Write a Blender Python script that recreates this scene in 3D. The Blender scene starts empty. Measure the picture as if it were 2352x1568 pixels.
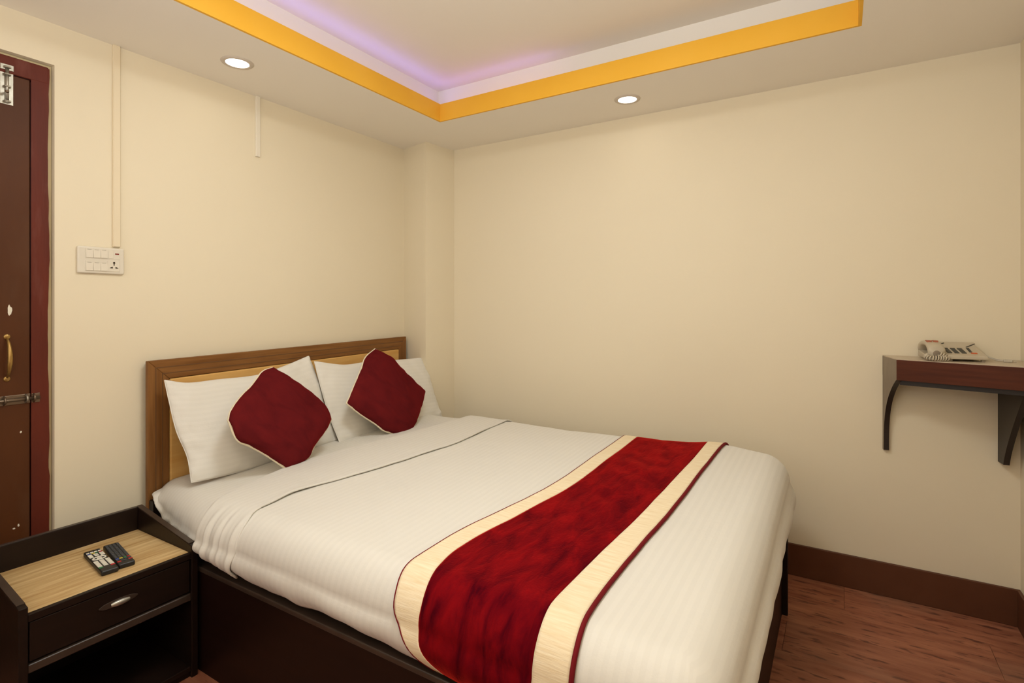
import bpy, bmesh, math, random
from mathutils import Vector, Matrix, noise
random.seed(7)
S = bpy.context.scene
C = S.collection
PI = math.pi

# ---------------------------------------------------------------- camera, world, lights, exposure
cam = bpy.data.cameras.new('camera')
cam.lens = 18.835; cam.sensor_width = 36.0; cam.shift_y = -0.0349
cam.clip_start = 0.02
co = bpy.data.objects.new('camera', cam); C.objects.link(co)
co.location = (2.6247, -3.0334, 1.3474)
co.rotation_euler = (PI/2, 0, 0.5497)
S.camera = co

w = bpy.data.worlds.new('world'); S.world = w; w.use_nodes = True
w.node_tree.nodes['Background'].inputs[0].default_value = (0.75, 0.85, 1.0, 1)
w.node_tree.nodes['Background'].inputs[1].default_value = 0.6

S.view_settings.view_transform = 'Standard'
S.view_settings.look = 'None'
S.view_settings.gamma = 1.0
S.view_settings.use_curve_mapping = False
S.view_settings.exposure = 0.0

def area(name, loc, rot, sx, sy, power, col, shape='RECTANGLE', spread=PI, parent=None):
    l = bpy.data.lights.new(name, 'AREA'); l.shape = shape; l.size = sx
    if shape in ('RECTANGLE', 'ELLIPSE'): l.size_y = sy
    l.energy = power; l.color = col; l.spread = spread
    o = bpy.data.objects.new(name, l); C.objects.link(o)
    o.location = loc; o.rotation_euler = rot
    return o
WARM = (1.0, 0.90, 0.74)
PW_WIN, PW_LAMP, PW_DOWN, PW_COVE, PW_VIOLET, PW_FLASH = 9.5, 16.5, 0.15, 0.15, 1.2, 35.5
# soft fill light added behind the camera, shaped as an assumed, unseen window
area('window_fill', (1.25, -3.44, 1.5), (PI/2, 0, 0), 1.9, 1.35, PW_WIN, (1.0, 0.85, 0.68))
# opal ceiling lamp in the middle of the raised tray (above the frame)
area('tray_lamp_glow', (1.635, -1.71, 2.60), (0, 0, 0), 0.55, 0.55, PW_LAMP, (0.88, 0.94, 0.93), 'DISK')
DOWN = [(0.293, -1.612), (1.655, -0.272), (2.97, -1.61), (1.655, -3.13)]
for k, (x, y) in enumerate(DOWN):
    area('downlight_glow', (x, y, 2.438), (0, 0, 0), 0.10, 0.10, PW_DOWN, WARM, 'DISK')
# the photographer's flash, bounced up off the ceiling from beside the camera
area('bounced_flash', (2.35, -3.10, 1.75), (PI - 0.35, 0, 0.35), 0.25, 0.25, PW_FLASH, (0.86, 0.91, 0.95))
# the cove's coloured light rope, lying in the gutter behind the yellow lip
area('cove_light_left', (0.556, -1.65, 2.543), (PI, 1.05, 0), 0.025, 2.2, PW_VIOLET, (0.26, 0.22, 1.0))
area('cove_light_back', (0.95, -0.496, 2.543), (PI+1.0, 0, 0), 0.75, 0.03, PW_VIOLET*0.2, (0.55, 0.30, 1.0))
area('cove_fill_white', (1.6, -2.86, 2.49), (PI, 0, 0), 2.0, 0.03, PW_COVE, WARM)  # weak white fill, added along the front and right gutter sides
area('cove_fill_white', (2.715, -1.65, 2.49), (PI, 0, 0), 0.03, 2.2, PW_COVE, WARM)

# ---------------------------------------------------------------- helpers
def lin(c):
    return tuple((v/255/12.92 if v/255 <= 0.04045 else ((v/255+0.055)/1.055)**2.4) for v in c) + (1,)

def mat(name, col, rough=0.6, spec=0.3, metal=0.0, col2=None, nscale=8.0, stretch=(1, 1, 1), nmix=0.5, bump=0.0, bscale=60.0,
        bstretch=(1, 1, 1), sheen=0.0, emit=None, estr=0.0, coat=0.0, detail=4.0, coords='Object', rand=0.0):
    m = bpy.data.materials.new(name); m.use_nodes = True
    nt = m.node_tree; N = nt.nodes; L = nt.links; b = N['Principled BSDF']
    b.inputs['Base Color'].default_value = (*col[:3], 1)
    b.inputs['Roughness'].default_value = rough
    b.inputs['Specular IOR Level'].default_value = spec
    b.inputs['Metallic'].default_value = metal
    b.inputs['Coat Weight'].default_value = coat
    b.inputs['Coat Roughness'].default_value = 0.25
    if sheen:
        b.inputs['Sheen Weight'].default_value = sheen
        b.inputs['Sheen Roughness'].default_value = 0.45
    if emit:
        b.inputs['Emission Color'].default_value = (*emit[:3], 1)
        b.inputs['Emission Strength'].default_value = estr
    tc = N.new('ShaderNodeTexCoord')
    def nz(scale, st, det):
        mp = N.new('ShaderNodeMapping'); mp.inputs['Scale'].default_value = st
        L.new(tc.outputs[coords], mp.inputs['Vector'])
        n = N.new('ShaderNodeTexNoise'); n.inputs['Scale'].default_value = scale; n.inputs['Detail'].default_value = det
        L.new(mp.outputs[0], n.inputs['Vector'])
        if rand:
            oi = N.new('ShaderNodeObjectInfo'); cx = N.new('ShaderNodeVectorMath'); cx.operation = 'SCALE'
            vv = N.new('ShaderNodeCombineXYZ'); vv.inputs[0].default_value = 13; vv.inputs[1].default_value = 7; vv.inputs[2].default_value = 3
            L.new(vv.outputs[0], cx.inputs[0]); L.new(oi.outputs['Random'], cx.inputs['Scale'])
            L.new(cx.outputs[0], mp.inputs['Location'])
        return n
    if col2 is not None:
        n = nz(nscale, stretch, detail)
        r = N.new('ShaderNodeValToRGB'); e = r.color_ramp.elements
        e[0].position = 0.5 - nmix/2; e[1].position = 0.5 + nmix/2
        e[0].color = (*col[:3], 1); e[1].color = (*col2[:3], 1)
        L.new(n.outputs['Fac'], r.inputs['Fac'])
        out = r.outputs[0]
        if rand:
            oi = N.new('ShaderNodeObjectInfo'); hs = N.new('ShaderNodeHueSaturation')
            mr = N.new('ShaderNodeMapRange'); mr.inputs['To Min'].default_value = 1-rand; mr.inputs['To Max'].default_value = 1+rand
            L.new(oi.outputs['Random'], mr.inputs['Value']); L.new(mr.outputs[0], hs.inputs['Value'])
            L.new(out, hs.inputs['Color']); out = hs.outputs[0]
        L.new(out, b.inputs['Base Color'])
    if bump:
        n = nz(bscale, bstretch, 3.0)
        bp = N.new('ShaderNodeBump'); bp.inputs['Strength'].default_value = min(1, bump); bp.inputs['Distance'].default_value = 0.004
        L.new(n.outputs['Fac'], bp.inputs['Height']); L.new(bp.outputs[0], b.inputs['Normal'])
    return m

def tag(o, label=None, cat=None, group=None, kind=None):
    if label: o['label'] = label
    if cat: o['category'] = cat
    if group: o['group'] = group
    if kind: o['kind'] = kind
    return o
def empty(name, loc=(0, 0, 0), rz=0, parent=None):
    o = bpy.data.objects.new(name, None); C.objects.link(o); o.location = loc; o.rotation_euler = (0, 0, rz)
    o.empty_display_size = 0.05
    if parent: o.parent = parent
    return o
def obj(name, bm, m, parent=None, smooth=False, loc=None):
    me = bpy.data.meshes.new(name)
    bmesh.ops.recalc_face_normals(bm, faces=bm.faces)
    bm.to_mesh(me); bm.free()
    o = bpy.data.objects.new(name, me); C.objects.link(o)
    ms = m if isinstance(m, (list, tuple)) else [m]
    for q in ms: me.materials.append(q)
    if smooth:
        for p in me.polygons: p.use_smooth = True
    if parent: o.parent = parent
    if loc: o.location = loc
    return o
def box(bm, a, b, bev=0.0, seg=2, mi=0, M=None):
    a = Vector(a); b = Vector(b)
    t = bmesh.new(); bmesh.ops.create_cube(t, size=1)
    for v in t.verts:
        v.co = Vector(((a[i]+b[i])/2 + v.co[i]*(b[i]-a[i]) for i in range(3)))
    if bev: bmesh.ops.bevel(t, geom=list(t.edges), offset=bev, segments=seg, affect='EDGES', profile=0.5)
    join(bm, t, mi, M)
def join(bm, t, mi=0, M=None):
    mp = {}
    for v in t.verts: mp[v] = bm.verts.new(M @ v.co if M else v.co)
    for f in t.faces:
        nf = bm.faces.new([mp[v] for v in f.verts]); nf.material_index = mi
    t.free()
def prism(bm, pts, ax, a, b, bev=0.0, mi=0):
    """polygon pts in the plane normal to axis ax, extruded from a to b"""
    def P(p, h):
        q = list(p); q.insert(ax, h); return Vector(q)
    t = bmesh.new()
    lo = [t.verts.new(P(p, a)) for p in pts]; hi = [t.verts.new(P(p, b)) for p in pts]
    n = len(pts)
    t.faces.new(lo); t.faces.new(hi[::-1])
    for i in range(n): t.faces.new([lo[i], hi[i], hi[(i+1) % n], lo[(i+1) % n]])
    bmesh.ops.recalc_face_normals(t, faces=t.faces)
    if bev: bmesh.ops.bevel(t, geom=list(t.edges), offset=bev, segments=2, affect='EDGES', profile=0.5)
    join(bm, t, mi)
def tube(bm, pts, r, n=10, caps=True, mi=0):
    pts = [Vector(p) for p in pts]; rings = []
    up = None
    for i, p in enumerate(pts):
        d = (pts[min(i+1, len(pts)-1)] - pts[max(i-1, 0)]).normalized()
        if up is None: up = d.orthogonal().normalized()
        up = (up - d*up.dot(d)).normalized(); s = d.cross(up)
        rr = r[i] if isinstance(r, (list, tuple)) else r
        rings.append([bm.verts.new(p + up*rr*math.cos(2*PI*k/n) + s*rr*math.sin(2*PI*k/n)) for k in range(n)])
    for a, b in zip(rings, rings[1:]):
        for k in range(n):
            f = bm.faces.new([a[k], a[(k+1) % n], b[(k+1) % n], b[k]]); f.material_index = mi
    if caps:
        bm.faces.new(rings[0][::-1]).material_index = mi; bm.faces.new(rings[-1]).material_index = mi
def lathe(bm, prof, n=40, c=(0, 0, 0), mi=0, M=None):
    """profile of (radius, z)"""
    t = bmesh.new(); rings = []
    for (r, z) in prof:
        rings.append([t.verts.new((c[0]+r*math.cos(2*PI*k/n), c[1]+r*math.sin(2*PI*k/n), c[2]+z)) for k in range(n)] if r > 1e-6 else [t.verts.new((c[0], c[1], c[2]+z))])
    for a, b in zip(rings, rings[1:]):
        for k in range(n):
            if len(a) == 1 and len(b) == 1: continue
            if len(a) == 1: t.faces.new([a[0], b[(k+1) % n], b[k]])
            elif len(b) == 1: t.faces.new([a[k], a[(k+1) % n], b[0]])
            else: t.faces.new([a[k], a[(k+1) % n], b[(k+1) % n], b[k]])
    join(bm, t, mi, M)
def interp(tab, x):
    """tab: sorted list of (x, v)"""
    if x <= tab[0][0]: return tab[0][1]
    for (a, va), (b, vb) in zip(tab, tab[1:]):
        if x <= b:
            t = (x-a)/(b-a); return va + (vb-va)*t
    return tab[-1][1]
def sinterp(tab, x):
    """smooth (Catmull-Rom style) interpolation"""
    n = len(tab)
    if x <= tab[0][0]: return tab[0][1]
    if x >= tab[-1][0]: return tab[-1][1]
    for i in range(n-1):
        if x <= tab[i+1][0]:
            x0, y0 = tab[i]; x1, y1 = tab[i+1]; h = x1-x0; t = (x-x0)/h
            def sl(j):
                a = max(j-1, 0); b = min(j+1, n-1)
                return (tab[b][1]-tab[a][1])/(tab[b][0]-tab[a][0])
            m0, m1 = sl(i)*h, sl(i+1)*h
            return (2*t**3-3*t*t+1)*y0 + (t**3-2*t*t+t)*m0 + (-2*t**3+3*t*t)*y1 + (t**3-t*t)*m1
def polyline(pts, t):
    """point at fraction t of a polyline, smoothed"""
    pts = [Vector(p) for p in pts]; d = [0]
    for a, b in zip(pts, pts[1:]): d.append(d[-1] + (b-a).length)
    s = t*d[-1]
    return Vector([sinterp([(d[i], pts[i][k]) for i in range(len(pts))], s) for k in range(3)])

# ---------------------------------------------------------------- materials
WALLC = (0.80, 0.705, 0.53)
m_wall = mat('cream_wall_paint', WALLC, 0.75, 0.2, col2=(0.785, 0.69, 0.515), nscale=1.6, nmix=0.6, bump=0.10, bscale=14)
m_ceil = mat('ceiling_paint', (0.88, 0.82, 0.725), 0.8, 0.15, col2=(0.87, 0.805, 0.71), nscale=2.0, nmix=0.5, bump=0.05, bscale=10)
m_yellow = mat('yellow_fascia_paint', (0.88, 0.48, 0.05), 0.6, 0.25, col2=(0.83, 0.43, 0.03), nscale=3, nmix=0.5)
m_riser = mat('riser_white_paint', (0.86, 0.82, 0.76), 0.7, 0.2)
m_skirt = mat('dark_brown_gloss_paint', (0.098, 0.034, 0.015), 0.45, 0.3, col2=(0.115, 0.041, 0.019), nscale=9, nmix=0.4, bump=0.06, bscale=30)
m_frame = mat('red_brown_door_paint', (0.125, 0.021, 0.010), 0.50, 0.22, col2=(0.100, 0.018, 0.009), nscale=6, stretch=(3, 3, .6), nmix=0.4, bump=0.3, bscale=40, bstretch=(2, 2, .25))
m_leaf = mat('brown_door_paint', (0.092, 0.029, 0.0075), 0.48, 0.22, col2=(0.074, 0.023, 0.0065), nscale=5, stretch=(2, 2, .8), nmix=0.5, bump=0.12, bscale=40, bstretch=(2, 2, .4))
m_plaster = mat('pale_plaster', (0.66, 0.55, 0.33), 0.8, 0.15)
m_white_scar = mat('bare_filler_patch', (0.75, 0.70, 0.58), 0.9, 0.1)
m_steel = mat('bright_steel', (0.50, 0.47, 0.40), 0.38, 0.5, metal=0.8, col2=(0.34, 0.31, 0.25), nscale=50, nmix=0.5)
m_dullsteel = mat('dull_bronze_steel', (0.20, 0.145, 0.10), 0.35, 0.5, metal=0.75)
m_brass = mat('aged_brass', (0.52, 0.33, 0.10), 0.35, 0.5, metal=0.8, col2=(0.30, 0.18, 0.06), nscale=30, nmix=0.5)
m_darkwood = mat('near_black_stained_wood', (0.009, 0.0042, 0.0026), 0.42, 0.26, col2=(0.014, 0.0066, 0.004), nscale=6, stretch=(1, 1, 8), nmix=0.6, bump=0.10, bscale=30)
m_edge = mat('worn_dark_wood_edge', (0.050, 0.032, 0.022), 0.4, 0.5, col2=(0.032, 0.019, 0.013), nscale=14, nmix=0.5)
m_base = mat('bed_base_dark_laminate', (0.010, 0.0034, 0.0020), 0.42, 0.2, col2=(0.015, 0.005, 0.0028), nscale=5, stretch=(.4, 1, 6), nmix=0.6)
m_veneer = mat('light_oak_veneer', (0.40, 0.235, 0.085), 0.5, 0.22, col2=(0.64, 0.46, 0.23), nscale=6, stretch=(12, .8, 8), nmix=0.42, detail=7)
m_hbframe = mat('walnut_laminate', (0.165, 0.066, 0.017), 0.5, 0.18, col2=(0.27, 0.122, 0.036), nscale=5, stretch=(2, .8, 12), nmix=0.5, detail=6)
m_hbstile = mat('walnut_laminate_upright', (0.165, 0.066, 0.017), 0.5, 0.18, col2=(0.27, 0.122, 0.036), nscale=5, stretch=(2, 12, .8), nmix=0.5, detail=6)
m_hbpanel = mat('honey_pine_veneer', (0.60, 0.31, 0.08), 0.5, 0.2, col2=(0.72, 0.44, 0.155), nscale=4, stretch=(2, .7, 7), nmix=0.55, detail=5)
m_floor = mat('red_brown_plank_vinyl', (0.20, 0.062, 0.033), 0.5, 0.25, col2=(0.40, 0.158, 0.087), nscale=6, stretch=(.7, 5.5, 1), nmix=0.5, detail=8, rand=0.08, bump=0.08, bscale=24, bstretch=(1, 8, 1))
m_shelf = mat('dark_red_mahogany_laminate', (0.062, 0.014, 0.0055), 0.45, 0.18, col2=(0.105, 0.027, 0.010), nscale=5, stretch=(.8, 3, 14), nmix=0.6, detail=6)
m_shelfend = mat('greyed_raw_board', (0.34, 0.275, 0.20), 0.7, 0.2, col2=(0.20, 0.16, 0.12), nscale=9, stretch=(1, 1, .5), nmix=0.6)
m_bracket = mat('black_brown_bracket', (0.022, 0.014, 0.010), 0.4, 0.4)
m_shelftop = mat('pale_laminate_top', (0.52, 0.42, 0.30), 0.3, 0.4)
m_plastic = mat('white_switch_plastic', (0.72, 0.655, 0.54), 0.35, 0.4)
m_rocker = mat('white_rocker_plastic', (0.74, 0.67, 0.55), 0.3, 0.45)
m_hole = mat('dark_socket_hole', (0.03, 0.018, 0.008), 0.7, 0.1)
m_red = mat('red_indicator', (0.22, 0.02, 0.01), 0.3, 0.5)
m_phone = mat('aged_beige_plastic', (0.52, 0.445, 0.33), 0.45, 0.35)
m_phonedark = mat('grey_phone_key', (0.075, 0.07, 0.055), 0.5, 0.3)
m_phonered = mat('faded_red_print', (0.42, 0.15, 0.085), 0.6, 0.2)
m_orange = mat('orange_phone_key', (0.62, 0.12, 0.03), 0.4, 0.3)
m_lens = mat('downlight_diffuser', (1, 1, 1), 0.5, 0.2, emit=(1.0, 0.97, 0.90), estr=3.0)
m_trim = mat('downlight_trim', (0.62, 0.54, 0.45), 0.5, 0.3)
m_led = mat('violet_light_rope', (0.5, 0.4, 1), 0.5, 0.2, emit=(0.4, 0.3, 1.0), estr=2.0)
m_cable = mat('white_cable', (0.58, 0.52, 0.42), 0.5, 0.3)
m_black = mat('black_remote_plastic', (0.014, 0.013, 0.012), 0.42, 0.4)
m_btnwhite = mat('white_rubber_button', (0.66, 0.62, 0.52), 0.6, 0.2)
m_btngrey = mat('dark_rubber_button', (0.055, 0.055, 0.055), 0.55, 0.3)
m_bred = mat('red_button', (0.42, 0.02, 0.015), 0.5, 0.3)
m_bgreen = mat('green_button', (0.03, 0.16, 0.05), 0.5, 0.3)
m_byellow = mat('yellow_button', (0.55, 0.42, 0.03), 0.5, 0.3)
m_bblue = mat('blue_button', (0.04, 0.07, 0.26), 0.5, 0.3)

def overlay(m, col, lo, hi, scale, stretch, fac=1.0, mode='MIX', seedv=5.0):
    """mixes a second, masked tone over a material's own colour (flecks, worn patches)"""
    nt = m.node_tree; N = nt.nodes; L = nt.links; b = N['Principled BSDF']
    src = b.inputs['Base Color'].links[0].from_socket
    tc = N.new('ShaderNodeTexCoord'); mp = N.new('ShaderNodeMapping'); mp.inputs['Scale'].default_value = stretch
    oi = N.new('ShaderNodeObjectInfo'); ad = N.new('ShaderNodeVectorMath'); ad.operation = 'ADD'; ad.inputs[1].default_value = (seedv, seedv, 0)
    L.new(tc.outputs['Object'], ad.inputs[0]); L.new(ad.outputs[0], mp.inputs[0])
    ml = N.new('ShaderNodeMath'); ml.operation = 'MULTIPLY'; ml.inputs[1].default_value = 40; L.new(oi.outputs['Random'], ml.inputs[0])
    n = N.new('ShaderNodeTexNoise'); n.noise_dimensions = '4D'; n.inputs['Scale'].default_value = scale; n.inputs['Detail'].default_value = 4
    L.new(mp.outputs[0], n.inputs['Vector']); L.new(ml.outputs[0], n.inputs['W'])
    mr = N.new('ShaderNodeMapRange'); mr.inputs['From Min'].default_value = lo; mr.inputs['From Max'].default_value = hi; mr.inputs['To Max'].default_value = fac
    L.new(n.outputs['Fac'], mr.inputs['Value'])
    mx = N.new('ShaderNodeMix'); mx.data_type = 'RGBA'; mx.blend_type = mode; mx.inputs['B'].default_value = (*col, 1)
    L.new(mr.outputs[0], mx.inputs['Factor']); L.new(src, mx.inputs['A']); L.new(mx.outputs['Result'], b.inputs['Base Color'])
overlay(m_floor, (0.085, 0.027, 0.018), 0.55, 0.66, 8, (1.6, 7.5, 1), 0.85)
overlay(m_floor, (0.25, 0.135, 0.085), 0.50, 0.75, 2.2, (1, 1.6, 1), 0.6, seedv=11)
overlay(m_leaf, (0.14, 0.075, 0.04), 0.55, 0.8, 3, (2, 2, .7), 0.4)
overlay(m_frame, (0.20, 0.075, 0.055), 0.58, 0.75, 9, (2, 2, .5), 0.45)
overlay(m_wall, (0.70, 0.60, 0.44), 0.68, 0.80, 1.1, (1, 1, 1), 0.25)

def cloth(name, col, stripe=0.0, period=0.026, rough=0.85, bump=0.25, sheen=0.15, axis=1):
    """woven cotton; satin stripes follow the cloth (UV in metres)"""
    m = bpy.data.materials.new(name); m.use_nodes = True
    nt = m.node_tree; N = nt.nodes; L = nt.links; b = N['Principled BSDF']
    b.inputs['Roughness'].default_value = rough; b.inputs['Specular IOR Level'].default_value = 0.15
    b.inputs['Sheen Weight'].default_value = sheen
    uv = N.new('ShaderNodeTexCoord')
    sx = N.new('ShaderNodeSeparateXYZ'); L.new(uv.outputs['UV'], sx.inputs[0])
    mul = N.new('ShaderNodeMath'); mul.operation = 'MULTIPLY'; mul.inputs[1].default_value = 2*PI/period
    L.new(sx.outputs[axis], mul.inputs[0])
    sn = N.new('ShaderNodeMath'); sn.operation = 'SINE'; L.new(mul.outputs[0], sn.inputs[0])
    mr = N.new('ShaderNodeMapRange'); mr.inputs['From Min'].default_value = -0.35; mr.inputs['From Max'].default_value = 0.35
    mr.interpolation_type = 'SMOOTHSTEP'
    L.new(sn.outputs[0], mr.inputs['Value'])
    mx = N.new('ShaderNodeMix'); mx.data_type = 'RGBA'
    mx.inputs['A'].default_value = (*[c*(1-stripe) for c in col], 1); mx.inputs['B'].default_value = (*col, 1)
    L.new(mr.outputs[0], mx.inputs['Factor']); L.new(mx.outputs['Result'], b.inputs['Base Color'])
    if stripe:
        rr = N.new('ShaderNodeMapRange'); rr.inputs['To Min'].default_value = rough; rr.inputs['To Max'].default_value = rough-0.3
        L.new(mr.outputs[0], rr.inputs['Value']); L.new(rr.outputs[0], b.inputs['Roughness'])
    n = N.new('ShaderNodeTexNoise'); n.inputs['Scale'].default_value = 9; n.inputs['Detail'].default_value = 6; n.inputs['Roughness'].default_value = 0.62
    L.new(uv.outputs['Object'], n.inputs['Vector'])
    ad = N.new('ShaderNodeMath'); ad.operation = 'MULTIPLY_ADD'; ad.inputs[1].default_value = 0.055 if stripe else 0.0
    L.new(mr.outputs[0], ad.inputs[0]); L.new(n.outputs['Fac'], ad.inputs[2])
    bp = N.new('ShaderNodeBump'); bp.inputs['Strength'].default_value = bump; bp.inputs['Distance'].default_value = 0.006
    L.new(ad.outputs[0], bp.inputs['Height']); L.new(bp.outputs[0], b.inputs['Normal'])
    return m
LINEN = (0.71, 0.675, 0.61)
m_duvet = cloth('white_satin_stripe_cotton', LINEN, 0.026, 0.0268, bump=0.28)
m_sheet = cloth('white_sheet_cotton', LINEN, 0.02, 0.0268, bump=0.28)
m_pillow = cloth('white_pillowcase_cotton', (0.74, 0.705, 0.64), 0.018, 0.024, bump=0.45, axis=1)

def velvet(name, dark, bright, bump=0.5, sheen=0.5, scale=7.0):
    m = bpy.data.materials.new(name); m.use_nodes = True
    nt = m.node_tree; N = nt.nodes; L = nt.links; b = N['Principled BSDF']
    b.inputs['Roughness'].default_value = 0.9; b.inputs['Specular IOR Level'].default_value = 0.0
    b.inputs['Sheen Weight'].default_value = sheen; b.inputs['Sheen Roughness'].default_value = 0.35
    b.inputs['Sheen Tint'].default_value = (1.0, 0.055, 0.035, 1)
    tc = N.new('ShaderNodeTexCoord')
    mp = N.new('ShaderNodeMapping'); mp.inputs['Rotation'].default_value = (0, 0, 0.5); mp.inputs['Scale'].default_value = (1, 2.6, 1)
    L.new(tc.outputs['UV'], mp.inputs[0])
    n = N.new('ShaderNodeTexNoise'); n.inputs['Scale'].default_value = scale; n.inputs['Detail'].default_value = 6
    n.inputs['Roughness'].default_value = 0.6; n.inputs['Distortion'].default_value = 0.5
    L.new(mp.outputs[0], n.inputs['Vector'])
    r = N.new('ShaderNodeValToRGB'); e = r.color_ramp.elements
    e[0].position = 0.34; e[1].position = 0.66; e[0].color = (*dark, 1); e[1].color = (*bright, 1)
    L.new(n.outputs['Fac'], r.inputs[0]); L.new(r.outputs[0], b.inputs['Base Color'])
    n2 = N.new('ShaderNodeTexNoise'); n2.inputs['Scale'].default_value = 220; n2.inputs['Detail'].default_value = 2
    mp2 = N.new('ShaderNodeMapping'); mp2.inputs['Scale'].default_value = (1, .25, 1)
    L.new(tc.outputs['UV'], mp2.inputs[0]); L.new(mp2.outputs[0], n2.inputs['Vector'])
    ad = N.new('ShaderNodeMath'); ad.operation = 'MULTIPLY_ADD'; ad.inputs[1].default_value = 0.12
    L.new(n2.outputs['Fac'], ad.inputs[0]); L.new(n.outputs['Fac'], ad.inputs[2])
    bp = N.new('ShaderNodeBump'); bp.inputs['Strength'].default_value = bump; bp.inputs['Distance'].default_value = 0.010
    L.new(ad.outputs[0], bp.inputs['Height']); L.new(bp.outputs[0], b.inputs['Normal'])
    return m
m_velvet = velvet('crimson_velvet', (0.048, 0.0014, 0.0052), (0.200, 0.0040, 0.0065), sheen=1.0)
m_cushion = velvet('maroon_velvet', (0.090, 0.009, 0.0105), (0.135, 0.012, 0.013), bump=0.3, sheen=0.2, scale=4)
m_piping = mat('dark_red_piping', (0.16, 0.008, 0.012), 0.7, 0.1)
m_border = mat('slub_cream_border', (0.76, 0.60, 0.375), 0.8, 0.12, col2=(0.86, 0.74, 0.54), nscale=34, stretch=(4.5, .35, 1), nmix=0.45, bump=0.25, bscale=60, bstretch=(5, .4, 1), coords='UV')
m_backing = cloth('cream_cushion_backing', (0.74, 0.64, 0.47), 0, bump=0.15)

# ---------------------------------------------------------------- the room
XR, YF, H, HT = 3.27, -3.45, 2.45, 2.67
bm = bmesh.new()          # left wall with the door opening, thickness 0.12
DY0, DY1, DZ = -2.18, -3.16, 2.289
box(bm, (-0.12, DY0, 0), (0, 0.12, 2.8))
box(bm, (-0.12, YF-0.12, 0), (0, DY1, 2.8))
box(bm, (-0.12, DY1, DZ), (0, DY0, 2.8))
wall_left = tag(obj('wall_left', bm, m_wall), 'cream painted wall behind the headboard, with the door opening', 'wall', kind='structure')
bm = bmesh.new()          # boxed pillar in the corner, slightly out of square
prism(bm, [(0.0, -0.208), (0.245, -0.262), (0.283, 0.0), (0.0, 0.0)], 2, 0.0, 2.452)
tag(obj('wall_pillar', bm, m_wall), 'cream square pillar boxed out in the room corner beside the headboard', 'pillar', kind='structure')
bm = bmesh.new(); box(bm, (-0.0, 0, 0), (XR+0.12, 0.12, 2.8))
tag(obj('wall_back', bm, m_wall), 'long plain cream wall along the far side of the bed, carrying the shelf', 'wall', kind='structure')
bm = bmesh.new(); box(bm, (XR, YF-.12, 0), (XR+0.12, 0, 2.8))
tag(obj('wall_right', bm, m_wall), 'cream wall meeting the back wall at the right picture edge', 'wall', kind='structure')
bm = bmesh.new()          # wall behind the camera, opened for the assumed window
wx0, wx1, wz0, wz1 = 0.3, 2.2, 0.825, 2.175
box(bm, (0, YF-.12, 0), (wx0, YF, 2.8)); box(bm, (wx1, YF-.12, 0), (XR, YF, 2.8))
box(bm, (wx0, YF-.12, 0), (wx1, YF, wz0)); box(bm, (wx0, YF-.12, wz1), (wx1, YF, 2.8))
tag(obj('wall_front', bm, m_wall), 'cream wall behind the viewpoint with an assumed window opening', 'wall', kind='structure')
win = tag(empty('assumed_window', (0, 0, 0)), 'assumed, unseen window added around the fill light behind the viewpoint', 'window', kind='structure')  # unseen window, added to go with the fill light
bm = bmesh.new()
for a, b in (((wx0, -.05, wz0), (wx1, 0, wz0+.05)), ((wx0, -.05, wz1-.05), (wx1, 0, wz1)), ((wx0, -.05, wz0+.05), (wx0+.05, 0, wz1-.05)),
             ((wx1-.05, -.05, wz0+.05), (wx1, 0, wz1-.05)), (((wx0+wx1)/2-.025, -.05, wz0+.05), ((wx0+wx1)/2+.025, 0, wz1-.05))):
    box(bm, (a[0], YF-.07+a[1]+.05-.05, a[2]), (b[0], YF-.07+b[1], b[2]), 0.004)
obj('assumed_window_frame', bm, m_skirt, win)

# floor: sub-floor with separate vinyl planks
bm = bmesh.new(); box(bm, (-0.12, YF-.12, -0.10), (XR+.12, .12, -0.004))
m_sub = mat('dark_subfloor', (0.035, 0.016, 0.011), 0.7, 0.2)
floor = tag(obj('floor', bm, m_sub), 'reddish brown wood-look plank floor under the bed and nightstand', 'floor', kind='structure')
PW, PL = 0.232, 0.92
bm = bmesh.new(); box(bm, (0.0006, 0.0005, -0.004), (PL-0.0006, PW-0.0005, 0.0), 0.0004, 1)
plank0 = obj('plank', bm, m_floor, floor); me_plank = plank0.data
first = True
rows = int(abs(YF)/PW)+1
for r in range(rows):
    y = -0.0 - PW*(r+1)
    off = [-0.12, -0.55, -0.33, -0.78][r % 4]
    x = off
    while x < XR:
        x0 = max(x, 0.0); x1 = min(x+PL, XR); y0 = max(y, YF)
        if x1-x0 > 0.01:
            if x0 == x and x1 == x+PL and y0 == y:
                o = plank0 if first else plank0.copy()
                if not first: C.objects.link(o)
                first = False
                o.parent = floor; o.location = (x, y, 0)
            else:
                b2 = bmesh.new(); box(b2, (0.0006, 0.0005, -0.004), (x1-x0-0.0006, y+PW-y0-0.0005, 0.0), 0.0004, 1)
                o = obj('plank', b2, m_floor, floor); o.location = (x0, y0, 0)
        x += PL

# ceiling: dropped border with a raised tray, yellow lip, gutter and white riser
TX0, TX1, TY0, TY1 = 0.585, 2.685, -2.90, -0.525
def ring(bm, o, i, z0, z1):
    v = []
    for (x0, x1, y0, y1) in (o, i):
        for z in (z0, z1):
            v.append([bm.verts.new((x, y, z)) for (x, y) in ((x0, y0), (x1, y0), (x1, y1), (x0, y1))])
    ob, ot, ib, it = v
    for k in range(4):
        n = (k+1) % 4
        bm.faces.new([ob[k], ob[n], ib[n], ib[k]]); bm.faces.new([ot[k], it[k], it[n], ot[n]])
        bm.faces.new([ob[k], ot[k], ot[n], ob[n]]); bm.faces.new([ib[k], ib[n], it[n], it[k]])
bm = bmesh.new(); ring(bm, (0, XR, YF, 0), (TX0-.011, TX1+.011, TY0-.011, TY1+.011), H, H+0.02)
ceiling = tag(obj('ceiling', bm, m_ceil), 'dropped plaster ceiling border round a raised yellow edged tray', 'ceiling', kind='structure')
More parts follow.
